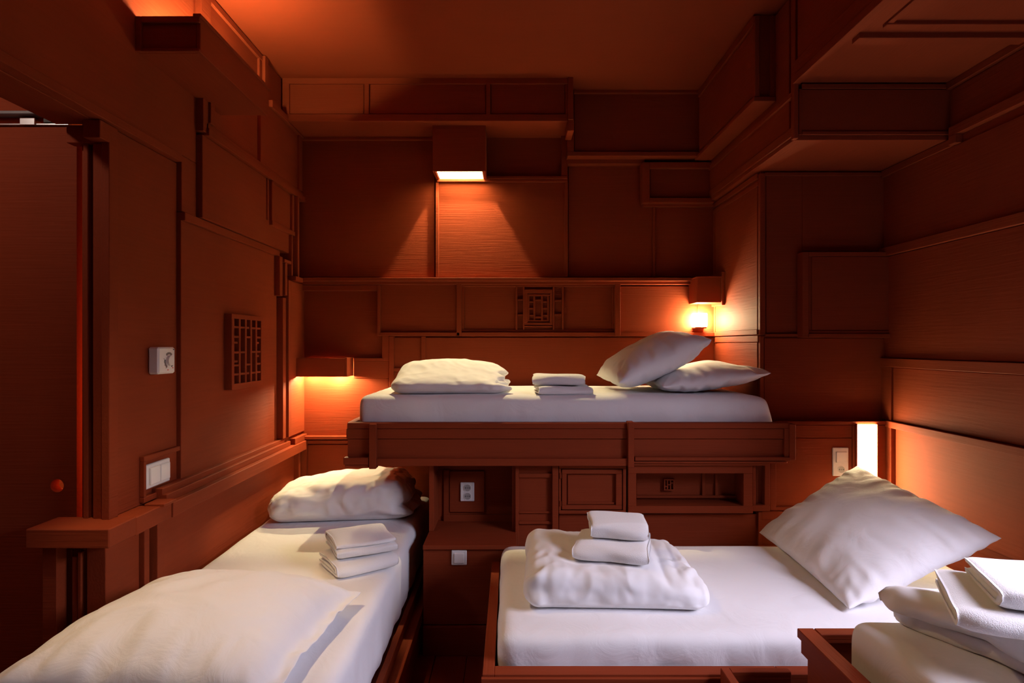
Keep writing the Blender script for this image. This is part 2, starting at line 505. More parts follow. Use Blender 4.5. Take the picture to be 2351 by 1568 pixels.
for (a0, a1, c0, c1) in ((xa, xb, hz + 0.055, zb), (xa, xb, za, hz - 0.055), (xa, hx - 0.055, hz - 0.055, hz + 0.055), (hx + 0.055, xb, hz - 0.055, hz + 0.055)):
    box_into(bm, a0, a1, Yd, Yd + 0.04, c0, c1)
bmesh.ops.recalc_face_normals(bm, faces=bm.faces[:])
for v in bm.verts: v.co -= Vector((-1.9, 2.06, 0))
me = bpy.data.meshes.new('door_leaf'); bm.to_mesh(me); bm.free()
lf = link('door_leaf', me, M['paint']); lf.parent = door
box(door, 'door_rail', xa, UX(170, Yd), Yd - 0.03, Yd + 0.05, zb + 0.034, zb + 0.045, 'grey')
box(door, 'door_rail', xa, UX(160, Yd), Yd - 0.005, Yd + 0.03, zb + 0.005, zb + 0.012, 'steel')
box(door, 'roller', UX(50, Yd), UX(85, Yd), Yd - 0.01, Yd + 0.02, zb + 0.004, zb + 0.03, 'steel')
box(door, 'roller', UX(104, Yd), UX(140, Yd), Yd - 0.01, Yd + 0.02, zb + 0.012, zb + 0.03, 'dark')
# lit strip seen through the gap beside the door: a slim red post with brass pins, hall lamp behind
box(door, 'door_post', UX(174, 2.35), UX(204, 2.35), 2.35, 2.39, 0.40, 2.15, 'paint')
for i in range(11):
    zz = 0.86 + i * 0.0990
    box(door, 'pin', UX(176, 2.347), UX(200, 2.347), 2.347, 2.352, zz, zz + 0.006, 'plastic')

# unseen ceiling lamp, added to brighten the entrance posts and door
el = empty('entrance_fill_lamp', (-1.95, 1.2, 2.56)); tag(el, 'unseen ceiling lamp added to brighten the entrance', 'lamp')
box(el, 'base', -2.03, -1.87, 1.12, 1.28, 2.585, 2.60, 'plastic')
box(el, 'shade', -2.02, -1.88, 1.13, 1.27, 2.57, 2.585, 'liner')
point_light('entrance_fill_light', (-1.95, 1.2, 2.53), 14.0, (1.0, 0.86, 0.74), 0.05)
point_light('hall_lamp_light', (-1.85, 2.15, 1.2), 90.0, WARM, 0.05)

# ------------------------------------------------------------------ ledge on the half wall beside the entrance
lg = empty('ledge_shelf', (-1.37, 1.95, 0))
tag(lg, 'thick red wooden ledge on square posts beside the sliding door', 'shelf')
box(lg, 'ledge_board', -1.498, -1.240, 1.883, 2.02, 0.771, 0.831, bev=0.003)
box(lg, 'ledge_board', -1.345, -1.240, 2.02, 2.233, 0.768, 0.829, 'paint_side', bev=0.003)
box(lg, 'edge_strip', -1.298, -1.226, 2.16, 2.24, 0.826, 0.836, 'paint_side')
for a0, a1, y, z1 in ((97, 130, 1.925, 0.765), (165, 178, 1.96, 0.72), (178, 186, 1.955, 0.735), (190, 197, 1.975, 0.76), (150, 165, 1.985, 0.735)):
    box(lg, 'post', UX(a0, y), UX(a1, y), y, y + 0.045, 0.0, z1)
box(lg, 'post', UX(200, 1.96), -1.300, 1.958, 2.02, 0.0, 0.771, 'paint_side')
box(lg, 'back_board', -1.50, -1.32, 1.995, 2.02, 0.0, 0.771)

# ------------------------------------------------------------------ lamps
# upper box lamp
lp = empty('box_lamp', (-0.297, 3.63, 2.41))
tag(lp, 'red box lamp under the ceiling bulkhead shining down the back wall', 'lamp')
x0, x1, y0, y1, z0, z1 = -0.451, -0.1435, 3.525, 3.722, 2.405, 2.672
box(lp, 'front_board', x0, x1, y0, y0 + 0.012, z0, z1)
box(lp, 'side_board', x0, x0 + 0.018, y0 + 0.012, y1, z0, z1, 'paint_side')
box(lp, 'side_board', x1 - 0.018, x1, y0 + 0.012, y1, z0, z1, 'paint_side')
box(lp, 'back_board', x0 + 0.018, x1 - 0.018, y1 - 0.008, y1, z0, z1)
bm = bmesh.new()
t = 0.004
for a in ((x0 + 0.018, x0 + 0.018 + t, y0 + 0.012, y1 - 0.008, z0 + 0.006, z1), (x1 - 0.018 - t, x1 - 0.018, y0 + 0.012, y1 - 0.008, z0 + 0.006, z1),
          (x0 + 0.02, x1 - 0.02, y0 + 0.012, y0 + 0.012 + t, z0 + 0.006, z1), (x0 + 0.02, x1 - 0.02, y1 - 0.008 - t, y1 - 0.008, z0 + 0.006, z1),
          (x0 + 0.02, x1 - 0.02, y0 + 0.012, y1 - 0.008, z1 - t, z1)):
    box_into(bm, *a)
for v in bm.verts: v.co -= Vector((-0.297, 3.63, 2.41))
me = bpy.data.meshes.new('reflector'); bm.to_mesh(me); bm.free()
o = link('reflector', me, M['liner']); o.parent = lp
def ball(parent, name, c, r, mat, sx=1, sy=1, sz=1):
    bm = bmesh.new(); bmesh.ops.create_uvsphere(bm, u_segments=20, v_segments=12, radius=r)
    for v in bm.verts: v.co = Vector((v.co.x * sx, v.co.y * sy, v.co.z * sz))
    me = bpy.data.meshes.new(name); bm.to_mesh(me); bm.free()
    o = link(name, me, M[mat], smooth=True); o.parent = parent; o.location = Vector(c) - PW(parent)
    return o
ball(lp, 'bulb', (-0.297, 3.66, 2.662), 0.012, 'bulb')
point_light('box_lamp_light', (-0.297, 3.66, 2.645), 120.0, WARM, 0.010)

# shelf lamp low on the left
sl = empty('shelf_lamp', (-1.11, 3.66, 1.21))
tag(sl, 'low red shelf box with hidden lights above the left bed', 'lamp')
xr = UX(797, 3.59)
box(sl, 'top_board', -1.262, xr - 0.014, 3.602, 3.735, 1.305, 1.320)
box(sl, 'front_board', -1.262, xr - 0.014, 3.59, 3.602, 1.213, 1.321)
box(sl, 'side_board', xr - 0.014, xr, 3.59, 3.735, 1.213, 1.326, 'paint_side')
for x, pw in ((-1.20, 10.0), (-1.045, 19.0)):
    ball(sl, 'bulb', (x, 3.665, 1.262), 0.014, 'bulb')
    point_light('shelf_lamp_light', (x, 3.665, 1.232), pw, WARM, 0.014)

# corner lamp in the niche
cl = empty('corner_lamp', (1.16, 3.64, 1.50))
tag(cl, 'glowing glass cube under a red box in the bunk niche corner', 'lamp')
box(cl, 'housing', 1.088, 1.226, 3.55, 3.735, 1.648, 1.792)
box(cl, 'top_trim', 1.084, 1.228, 3.545, 3.735, 1.792, 1.800)
box(cl, 'side_flange', 1.226, 1.243, 3.535, 3.735, 1.632, 1.826, 'paint_side')
xg0, xg1 = UX(1594, 3.66), UX(1624, 3.66)
zg0, zg1 = UZ(750, 3.66), UZ(719, 3.66)
box(cl, 'glass', xg0, xg1, 3.66, 3.715, zg0, zg1, 'cube', bev=0.004)
box(cl, 'base', xg0 + 0.004, xg1 - 0.004, 3.658, 3.74, zg0 - 0.010, zg0 - 0.001)
box(cl, 'stem', (xg0 + xg1) / 2 - 0.006, (xg0 + xg1) / 2 + 0.006, 3.70, 3.712, zg1, 1.648)

# tall strip lamp
tl = empty('strip_lamp', (1.75, 2.97, 0.45))
tag(tl, 'tall glowing white strip lamp in the right corner', 'lamp')
xs0, xs1 = UX(1969, 2.97), UX(2013, 2.97)
box(tl, 'diffuser', xs0, xs1, 2.965, 2.998, 0.56, UZ(975, 2.97), 'strip', bev=0.003)
box(tl, 'side_rail', xs0 - 0.006, xs0, 2.968, 2.998, 0.55, UZ(973, 2.97))
box(tl, 'side_rail', xs1, xs1 + 0.006, 2.968, 2.998, 0.55, UZ(973, 2.97))

# two unseen ceiling spots, added to light the right-hand beds and left pillow
def fill_spot(label, x, y, aim, power, angle):
    sp = empty('fill_spot', (x, y, 2.86)); tag(sp, label, 'lamp')
    box(sp, 'mount', x - .04, x + .04, y - .04, y + .04, 2.885, 2.91)
    box(sp, 'hood', x - .035, x + .035, y - .035, y + .035, 2.872, 2.885)
    sd = bpy.data.lights.new('fill_spot_light', 'SPOT'); sd.energy = power; sd.color = SPOT
    sd.spot_size = math.radians(angle); sd.spot_blend = 0.6; sd.shadow_soft_size = 0.03
    so = bpy.data.objects.new('fill_spot_light', sd); so.location = (x, y, 2.862); COL.objects.link(so)
    so.rotation_euler = (Vector(aim) - Vector(so.location)).to_track_quat('-Z', 'Y').to_euler()
fill_spot('unseen spot added to light the right-hand beds', -1.15, 1.95, (0.70, 1.95, 0.45), 60, 43)
fill_spot('unseen spot added to light the left bed pillow', -0.98, 1.60, (-0.93, 1.95, 0.5), 100, 32)

# cove box with up-lights on the left wall
cv = empty('cove_lamp', (-1.2, 2.4, 2.42))
tag(cv, 'open red cove box on the left wall lighting the ceiling', 'lamp')
box(cv, 'bottom_board', -1.300, -1.092, 2.132, 2.71, 2.420, 2.436, 'paint_side')
box(cv, 'side_board', -1.092, -1.078, 2.120, 2.71, 2.418, 2.540, 'paint_side')
box(cv, 'end_board', -1.300, -1.092, 2.122, 2.132, 2.420, 2.530)
box(cv, 'end_frame', -1.300, -1.280, 2.112, 2.124, 2.418, 2.540)
box(cv, 'end_frame', -1.280, -1.078, 2.112, 2.122, 2.418, 2.428)
box(cv, 'end_frame', -1.280, -1.078, 2.112, 2.122, 2.518, 2.540)
box(cv, 'end_board', -1.300, -1.092, 2.700, 2.71, 2.436, 2.540)
box(cv, 'top_lip', -1.100, -1.072, 2.110, 2.735, 2.536, 2.548, 'paint_side')
for y in (2.27, 2.42, 2.57):
    ball(cv, 'bulb', (-1.2, y, 2.455), 0.016, 'bulb')
    point_light('cove_lamp_light', (-1.2, y, 2.475), 12.5, WARM, 0.015)

# ------------------------------------------------------------------ wall and built-ins under the upper bunk
wd = box(None, 'wall_back', 0.03, 1.27, 2.962, 2.985, 0.0, 0.55, 'paint')
tag(wd, 'red panelled wall below the upper bunk frame', 'wall', kind='structure')
k = lambda n, a, b, c, d, Y, t=0.03, mat='paint': front(wd, n, a, b, c, d, Y, t, mat)
k('panel', 1190, 1060, 1268, 1300, 2.957); k('batten', 1191, 1087, 1268, 1097, 2.945, 0.013)
k('batten', 1191, 1174, 1268, 1179, 2.948, 0.01); k('batten', 1191, 1197, 1268, 1204, 2.945, 0.013)
k('post', 1183, 1060, 1191, 1262, 2.935, 0.05); k('post', 1268, 1060, 1282, 1300, 2.930, 0.05)
k('panel', 1283, 1180, 1741, 1300, 2.957, 0.02); k('post', 1741, 1175, 1749, 1300, 2.940, 0.04)
k('batten', 1728, 1060, 1736, 1165, 2.930, 0.04); k('panel', 1736, 1060, 1756, 1162, 2.962, 0.02)
k('batten', 1756, 1060, 1768, 1160, 2.925, 0.05); k('batten', 1728, 1160, 1768, 1174, 2.922, 0.05)
k('panel', 1768, 1060, 1782, 1172, 2.950, 0.05); k('panel', 1749, 1174, 1790, 1300, 2.970, 0.03)

cab = empty('wall_cabinet', (UX(1360, 2.93), 2.95, 0.6))
tag(cab, 'small red cabinet with an inset square door under the bunk', 'cabinet')
c_ = lambda p, n, a, b, c, d, Y, t=0.03: front(p, n, a, b, c, d, Y, t)
c_(cab, 'frame_board', 1283, 1062, 1438, 1076, 2.930); c_(cab, 'frame_board', 1283, 1076, 1288, 1172, 2.930)
c_(cab, 'frame_board', 1430, 1076, 1438, 1172, 2.930); c_(cab, 'frame_board', 1283, 1172, 1438, 1180, 2.930)
c_(cab, 'back_board', 1286, 1070, 1432, 1175, 2.965, 0.01)
dr = empty_group(cab, 'door', (UX(1360, 2.93), 2.94, 0.7))
c_(dr, 'door_frame', 1290, 1078, 1428, 1088, 2.926, 0.02); c_(dr, 'door_frame', 1290, 1160, 1428, 1170, 2.926, 0.02)
c_(dr, 'door_frame', 1290, 1088, 1301, 1160, 2.926, 0.02); c_(dr, 'door_frame', 1414, 1088, 1428, 1160, 2.926, 0.02)
c_(dr, 'door_panel', 1301, 1088, 1414, 1160, 2.944, 0.01)
c_(dr, 'inset_frame', 1303, 1153, 1411, 1158, 2.936, 0.008); c_(dr, 'inset_frame', 1303, 1091, 1307, 1153, 2.936, 0.008)
for py in (1086, 1150):
    c_(dr, 'hinge', 1285, py, 1289, py + 13, 2.924, 0.008)

sh = empty('wall_shelf', (UX(1585, 2.93), 2.98, 0.6))
tag(sh, 'open red shelf box with wide frame under the bunk', 'shelf')
c_(sh, 'frame_board', 1442, 1062, 1728, 1087, 2.920, 0.025); c_(sh, 'frame_board', 1442, 1087, 1461, 1162, 2.920, 0.025)
c_(sh, 'frame_board', 1707, 1087, 1728, 1162, 2.920, 0.025); c_(sh, 'frame_board', 1442, 1162, 1729, 1179, 2.918, 0.027)
box(sh, 'side_board', UX(1449, 2.93), UX(1461, 2.93), 2.945, 3.06, UZ(1170, 2.93), UZ(1068, 2.93), 'paint_side')
box(sh, 'side_board', UX(1707, 2.93), UX(1719, 2.93), 2.945, 3.06, UZ(1170, 2.93), UZ(1068, 2.93), 'paint_side')
box(sh, 'bottom_board', UX(1461, 2.93), UX(1707, 2.93), 2.945, 3.06, UZ(1168, 2.92), UZ(1162, 2.92))
box(sh, 'top_board', UX(1461, 2.93), UX(1707, 2.93), 2.945, 3.06, UZ(1080, 2.92), UZ(1072, 2.92))
c_(sh, 'back_board', 1461, 1075, 1690, 1156, 3.045, 0.012)
c_(sh, 'batten', 1612, 1080, 1620, 1138, 3.030, 0.015); c_(sh, 'batten', 1642, 1080, 1649, 1138, 3.030, 0.015)
c_(sh, 'batten', 1461, 1138, 1690, 1144, 3.025, 0.02)

def lattice(name, label, base, au, av, n, W, Hh, bars, depth, mat='paint', cat='grille'):
    """A lattice of slats. base: lower corner, au/av: unit axes, n: outward normal, bars: (u0,v0,u1,v1) fractions."""
    r = empty(name, base); tag(r, label, cat)
    for (u0, v0, u1, v1, d) in bars:
        p = Vector(base) + au * (u0 * W) + av * (v0 * Hh)
        q = Vector(base) + au * (u1 * W) + av * (v1 * Hh) + n * (depth * d)
        box(r, 'slat', p.x, q.x, p.y, q.y, p.z, q.z, mat, bev=0.0008)
    return r

# lattice vent on the left wall
bars = [(0, 0, 1, .075, 1), (0, .94, 1, 1, 1), (0, .075, .075, .94, 1), (.945, .075, 1, .94, 1)]
wv = .026; hv = .022
def uv(u): return .075 + u * .87
def vv(v): return .94 - v * .865
for u in (.2, .42, .62, .82): bars.append((uv(u) - wv, .075, uv(u) + wv, .94, .96))
for v, segs in ((.13, ((0, .2), (.2, .55), (.62, 1))), (.28, ((0, .2), (.42, .62), (.82, 1))), (.37, ((0, .13), (.82, .93))),
                (.52, ((0, .42), (.62, 1))), (.59, ((.82, .93),)), (.66, ((0, .13),)), (.72, ((0, .2), (.42, .62), (.82, 1))), (.86, ((0, .2), (.2, .55), (.62, 1)))):
    for a, b in segs: bars.append((uv(a), vv(v) - hv / 1.6, uv(b), vv(v) + hv / 1.6, .93))
for u in (.07, .27, .66):
    bars.append((uv(u) - wv * .5, vv(.13), uv(u) + wv * .5, .94, .6)); bars.append((uv(u) - wv * .5, .075, uv(u) + wv * .5, vv(.86), .6))
lattice('vent_grille', 'red wooden lattice grille on the left wall panel', (-1.302, 2.775, 1.195), Vector((0, 1, 0)), Vector((0, 0, 1)), Vector((1, 0, 0)), .345, .348, bars, .034, 'paint_side')
# lattice ornament on the back wall
Yl = 3.728
def seg(px0, py0, px1, py1, d):
    X0, X1, Z0, Z1 = UX(1184, Yl), UX(1293, Yl), UZ(757, Yl), UZ(657, Yl)
    return ((UX(px0, Yl) - X0) / (X1 - X0), (UZ(py1, Yl) - Z0) / (Z1 - Z0), (UX(px1, Yl) - X0) / (X1 - X0), (UZ(py0, Yl) - Z0) / (Z1 - Z0), d)
ob = []
for a in (1184, 1200.5, 1268.5, 1289.5): ob.append(seg(a, 657, a + 3.6, 757, 1))
ob += [seg(1188, 687, 1200, 691, .8), seg(1188, 722, 1200, 726, .8), seg(1272, 689, 1289, 693, .8), seg(1272, 721, 1289, 725, .8)]
ob += [seg(1204, 665, 1268, 674, .85), seg(1204, 741, 1268, 746, .8), seg(1204, 748, 1268, 752, .7), seg(1204, 674, 1211, 741, .8), seg(1262, 674, 1268, 741, .8)]
ob += [seg(1211, 676, 1262, 680, .6), seg(1211, 680, 1215, 738, .6), seg(1256, 680, 1260, 738, .6), seg(1215, 735, 1256, 738, .6)]
ob += [seg(1224.5, 680, 1228.5, 735, .75), seg(1242, 680, 1246, 735, .75), seg(1228.5, 687, 1242, 691, .7), seg(1228.5, 727, 1242, 731, .7)]
for y in (692, 707, 723): ob += [seg(1215, y, 1224.5, y + 3.5, .65), seg(1246, y, 1256, y + 3.5, .65)]
lattice('lattice_ornament', 'small carved red lattice in the panel over the upper bed', (UX(1184, Yl), Yl, UZ(757, Yl)), Vector((1, 0, 0)), Vector((0, 0, 1)), Vector((0, -1, 0)), UX(1293, Yl) - UX(1184, Yl), UZ(657, Yl) - UZ(757, Yl), ob, .026, cat='ornament')
tb = [(0, 0, 1, .1, 1), (0, .9, 1, 1, 1), (0, .1, .12, .9, 1), (.88, .1, 1, .9, 1), (.3, .1, .4, .9, .8), (.6, .1, .7, .9, .8), (.4, .45, .6, .55, .8), (.12, .3, .3, .4, .8), (.7, .6, .88, .7, .8)]
lattice('shelf_lattice', 'tiny red lattice block on the back of the open shelf', (UX(1522, 3.045), 3.045, UZ(1124, 3.045)), Vector((1, 0, 0)), Vector((0, 0, 1)), Vector((0, -1, 0)), .052, .056, tb, .022, cat='grille')

# ------------------------------------------------------------------ nightstand alcove between the beds
ns = empty('nightstand', (-0.2, 2.95, 0))
tag(ns, 'built-in red nightstand with a dark alcove between the beds', 'nightstand')
box(ns, 'top_board', -0.395, 0.028, 2.745, 3.16, 0.478, 0.497)
box(ns, 'front_panel', -0.395, 0.028, 2.76, 2.775, 0.135, 0.478)
box(ns, 'plinth', -0.395, 0.028, 2.745, 2.775, 0.0, 0.13)
box(ns, 'back_board', -0.385, 0.028, 3.14, 3.16, 0.497, 0.823)
box(ns, 'side_board', -0.395, -0.372, 2.955, 3.14, 0.497, 0.823, 'paint_side')
box(ns, 'side_board', 0.008, 0.03, 2.955, 3.14, 0.497, 0.823, 'paint_side')
front(ns, 'inset_panel', 1032, 1082, 1112, 1176, 3.125, 0.014)
front(ns, 'batten', 1018, 1078, 1032, 1190, 3.130, 0.01); front(ns, 'batten', 1018, 1182, 1180, 1198, 3.125, 0.015)

# ------------------------------------------------------------------ bed frames
ub = empty('bunk_frame', (0.27, 3.3, 0.83))
tag(ub, 'long red panelled frame of the upper bunk across the niche', 'bed frame')
u_ = lambda n, a, b, c, d, Y, t: front(ub, n, a, b, c, d, Y, t)
u_('rim_board', 797, 971, 1815, 984, 2.892, 0.045); u_('side_panel', 795, 984.5, 1812, 1007.5, 2.897, 0.03)
u_('side_panel', 798, 1008, 1812, 1056, 2.903, 0.024)
u_('batten', 863, 1053, 1441, 1070, 2.884, 0.04); u_('batten', 1458, 1050, 1815, 1058, 2.878, 0.04); u_('batten', 1455, 1059, 1808, 1064, 2.888, 0.03)
u_('post', 847, 974, 863, 1077, 2.872, 0.05); u_('post', 1442, 969, 1456, 1074, 2.872, 0.05)
u_('block', 788, 1051, 846, 1067, 2.876, 0.04); u_('block', 792, 1067, 846, 1074, 2.886, 0.03)
u_('post', 1801, 984, 1812, 1050, 2.888, 0.03); u_('post', 1813, 974, 1827, 1056, 2.880, 0.05)
box(ub, 'end_board', -0.781, -0.756, 2.925, 3.735, 0.85, 1.028, 'paint_side')
box(ub, 'rim_board', -0.781, -0.745, 2.925, 3.735, 1.0, 1.030, 'paint_side')
box(ub, 'base_board', -0.781, 1.235, 2.90, 3.735, 0.826, 0.848)
box(ub, 'slat_base', -0.75, 1.235, 2.94, 3.735, 0.96, 0.98)

lb = empty('bed_frame', (-0.88, 2.7, 0))
tag(lb, 'low red frame of the bed along the left wall', 'bed frame')
box(lb, 'base_board', -1.285, -0.465, 1.38, 3.70, 0.14, 0.22, 'paint_side')
box(lb, 'rim_board', -0.463, -0.440, 1.37, 3.70, 0.02, 0.242, 'paint_side')
box(lb, 'side_batten', -0.440, -0.400, 1.37, 3.70, 0.150, 0.196, 'paint_side')
box(lb, 'side_panel', -0.440, -0.415, 1.37, 3.70, 0.0, 0.148, 'paint_side')
box(lb, 'end_board', -1.285, -0.40, 1.34, 1.368, 0.0, 0.24)
box(lb, 'side_panel', -1.298, -1.286, 1.37, 1.95, 0.0, 0.30, 'paint_side')

rb = empty('bed_frame', (0.85, 2.3, 0))
tag(rb, 'low red frame of the bed under the bunk wall', 'bed frame')
box(rb, 'rim_board', -0.083, -0.048, 1.800, 2.74, 0.385, 0.428, 'paint_side')
box(rb, 'rim_board', -0.048, 0.80, 1.800, 1.848, 0.385, 0.428)
box(rb, 'trim', -0.086, 0.80, 1.790, 1.805, 0.405, 0.420)
box(rb, 'side_panel', -0.07, -0.050, 1.82, 2.74, 0.0, 0.385, 'paint_side')
box(rb, 'side_panel', -0.07, 0.80, 1.815, 1.835, 0.0, 0.385)
box(rb, 'base_board', -0.05, 1.795, 1.835, 2.74, 0.25, 0.298)
box(rb, 'rim_board', 0.80, 1.795, 1.800, 1.848, 0.385, 0.428)
box(rb, 'back_rail', 0.04, 1.795, 2.742, 2.92, 0.39, 0.44)

sb = empty('storage_box', (0.75, 1.5, 0))
tag(sb, 'low red storage box in front of the bed under the bunk wall', 'storage box')
box(sb, 'side_board', 0.615, 0.640, 1.0, 1.787, 0.0, 0.455, 'paint_side')
box(sb, 'back_board', 0.640, 0.812, 1.762, 1.787, 0.0, 0.455)
box(sb, 'lid', 0.642, 0.812, 1.0, 1.74, 0.40, 0.418)

nb = empty('bed_frame', (1.3, 1.2, 0))
tag(nb, 'red frame of the higher bed in the right foreground', 'bed frame')
box(nb, 'rim_board', 0.812, 0.858, 0.55, 1.728, 0.572, 0.598, 'paint_side')
box(nb, 'rim_board', 0.860, 1.80, 1.690, 1.728, 0.572, 0.598)
box(nb, 'rim_molding', 0.820, 0.842, 0.55, 1.722, 0.530, 0.572, 'paint_side')
box(nb, 'side_panel', 0.835, 0.860, 0.55, 1.715, 0.0, 0.53, 'paint_side')
box(nb, 'end_panel', 0.84, 1.80, 1.70, 1.722, 0.0, 0.572)
box(nb, 'base_board', 0.862, 1.795, 0.55, 1.69, 0.36, 0.40, 'paint_side')

# ------------------------------------------------------------------ soft things: small cloth solver
def grid_edges(quads):
    e = set(); dg = []
    for q in quads:
        for i in range(4):
            a, b = q[i], q[(i + 1) % 4]; e.add((min(a, b), max(a, b)))
        dg.append((q[0], q[2])); dg.append((q[1], q[3]))
    return sorted(e), dg

def colour(pairs, n):
    used = [set() for _ in range(n)]; groups = []
    for i, (a, b) in enumerate(pairs):
        c = 0
        while c in used[a] or c in used[b]: c += 1
        used[a].add(c); used[b].add(c)
        while len(groups) <= c: groups.append([])
        groups[c].append(i)
    return [np.array(g) for g in groups]

def cloth(P, quads, scale=1.0, rest=None, pressure=8.0, grav=0.0, steps=120, iters=3, floor=None, shear=0.35, damp=0.96, dt=0.012, vol=None, stretch=1.0):
    P = P.copy().astype(float); n = len(P); Q = np.array(quads)
    R = P if rest is None else rest
    ed, dg = grid_edges(quads)
    pairs = ed + dg
    A = np.array([p[0] for p in pairs]); B = np.array([p[1] for p in pairs])
    L0 = np.linalg.norm(R[A] - R[B], axis=1) * scale
    K = np.array([1.0] * len(ed) + [shear] * len(dg))
    groups = colour(pairs, n)
    gi = [(A[g], B[g], L0[g], K[g]) for g in groups]
    V = np.zeros_like(P)
    for s in range(steps):
        d1 = P[Q[:, 2]] - P[Q[:, 0]]; d2 = P[Q[:, 3]] - P[Q[:, 1]]
        fn = np.cross(d1, d2) * 0.5
        N = np.zeros_like(P)
        for j in range(4): np.add.at(N, Q[:, j], fn * 0.25)
        pr = pressure
        if vol is not None:
            c = (P[Q[:, 0]] + P[Q[:, 2]]) * 0.5
            v = np.einsum('ij,ij->', c, fn) / 3.0
            pr = pressure * max(-0.3, min(1.5, (vol / max(v, 1e-6) - 1.0) * 4))
        V += dt * (N * pr * n)
        V[:, 2] -= grav * dt
        V *= damp
        X = P + V * dt
        for it in range(iters):
            for a, b, l, k in gi:
                d = X[b] - X[a]; ln = np.sqrt((d * d).sum(1)) + 1e-9
                st = np.where(ln > l, stretch, 0.5) * k
                c = d * ((ln - l) / ln * 0.5 * st)[:, None]
                X[a] += c; X[b] -= c
            if floor is not None:
                m = X[:, 2] < floor
                X[m, 2] = floor
                X[m, :2] = P[m, :2] + (X[m, :2] - P[m, :2]) * 0.3
        V = (X - P) / dt
        sp = np.linalg.norm(V, axis=1); m = sp > 1.5
        V[m] *= (1.5 / sp[m])[:, None]
        P = X
    return P

def smooth_pts(P, quads, n):
    ed, _ = grid_edges(quads); A = np.array(ed)
    deg = np.bincount(A.ravel(), minlength=len(P))[:, None]
    for _ in range(n):
        S_ = np.zeros_like(P); np.add.at(S_, A[:, 0], P[A[:, 1]]); np.add.at(S_, A[:, 1], P[A[:, 0]])
        P = P * 0.5 + S_ / deg * 0.5
    return P

def pillow_grid(nx, ny, W, D):
    idx = {}; pts = []; quads = []
    def vid(s, i, j):
        if i in (0, nx) or j in (0, ny): s = 0
        if (s, i, j) not in idx:
            idx[(s, i, j)] = len(pts)
            u, v = i / nx - 0.5, j / ny - 0.5
            h = 0.02 * (1 - (2 * u) ** 2) * (1 - (2 * v) ** 2)
            pts.append((u * W, v * D, h if s == 0 and not (i in (0, nx) or j in (0, ny)) else (-h if s else 0.0)))
        return idx[(s, i, j)]
    for s in (0, 1):
        for i in range(nx):
            for j in range(ny):
                q = [vid(s, i, j), vid(s, i + 1, j), vid(s, i + 1, j + 1), vid(s, i, j + 1)]
                quads.append(q if s == 0 else q[::-1])
    return np.array(pts), quads

def fbm(p, sc, o=3):
    return noise.fractal(Vector(p) * sc, 1.0, 2.0, o)

def make_pillow(seed, W, D, T, nx=64, ny=56, flap=0.0):
    """A stuffed pillow: full body, slightly drawn-in edges, corners left pointed, gathers running in from the seam.
    flap: width of an empty, limp hem along +x."""
    P, Q = pillow_grid(nx, ny, 1.0, 1.0)
    out = np.zeros_like(P)
    for i, (a, b, z) in enumerate(P):
        u, v = a * 2, b * 2
        ub = u
        if flap: ub = min(1.0, (u + 1) / (1 - flap) - 1) if u < 1 - flap * 2 + .0 else 1.0
        if flap and u > 1 - 2 * flap: body_u = 0.0
        else: body_u = max(0.0, 1 - abs(((u + 1) / (2 - 2 * flap)) * 2 - 1) ** 2.6)
        body = (body_u ** 0.55) * (max(0.0, 1 - abs(v) ** 2.6) ** 0.55)
        sgn = 1 if z > 0 else (-1 if z < 0 else 0)
        e = 1 - max(abs(u), abs(v))                       # 0 on the seam
        pull = 0.045
        x = u * (1 - pull * (1 - v * v) ** 1.0) ; y = v * (1 - pull * (1 - u * u) ** 1.0)
        along = v if abs(u) > abs(v) else u
        side = (1 if u > 0 else 2) if abs(u) > abs(v) else (3 if v > 0 else 4)
        g = noise.noise(Vector((along * 5.5 + seed, side * 7.3, sgn * 2.1 + e * 1.2))) + .6 * noise.noise(Vector((along * 12 + seed, side * 5.1, sgn * 3 + e * 2)))
        gather = g * 0.034 * math.exp(-e / 0.22)
        corner = (abs(u) * abs(v)) ** 2
        rad = noise.noise(Vector((math.atan2(1.05 - abs(v), 1.05 - abs(u)) * 5 + seed, side * 3, sgn))) * 0.03 * corner
        big = noise.noise(Vector((u * 1.3 + seed, v * 1.3, sgn * 4.0))) * 0.09
        fold = -abs(noise.noise(Vector((u * 2.2 + v * 1.4 + seed, v * 2.6 - u, sgn)))) * 0.10
        zz = sgn * T * body * (1 + big + fold) + sgn * (gather + rad) * (body ** 0.5) 
        if flap and u > 1 - 2 * flap: zz = sgn * 0.004 + noise.noise(Vector((v * 6 + seed, u * 5, 0))) * 0.02
        out[i] = (x * W / 2, y * D / 2, zz + noise.noise(Vector((u * 1.5 + seed, v * 1.5, 9))) * 0.008)
    return smooth_pts(out, Q, 1), Q

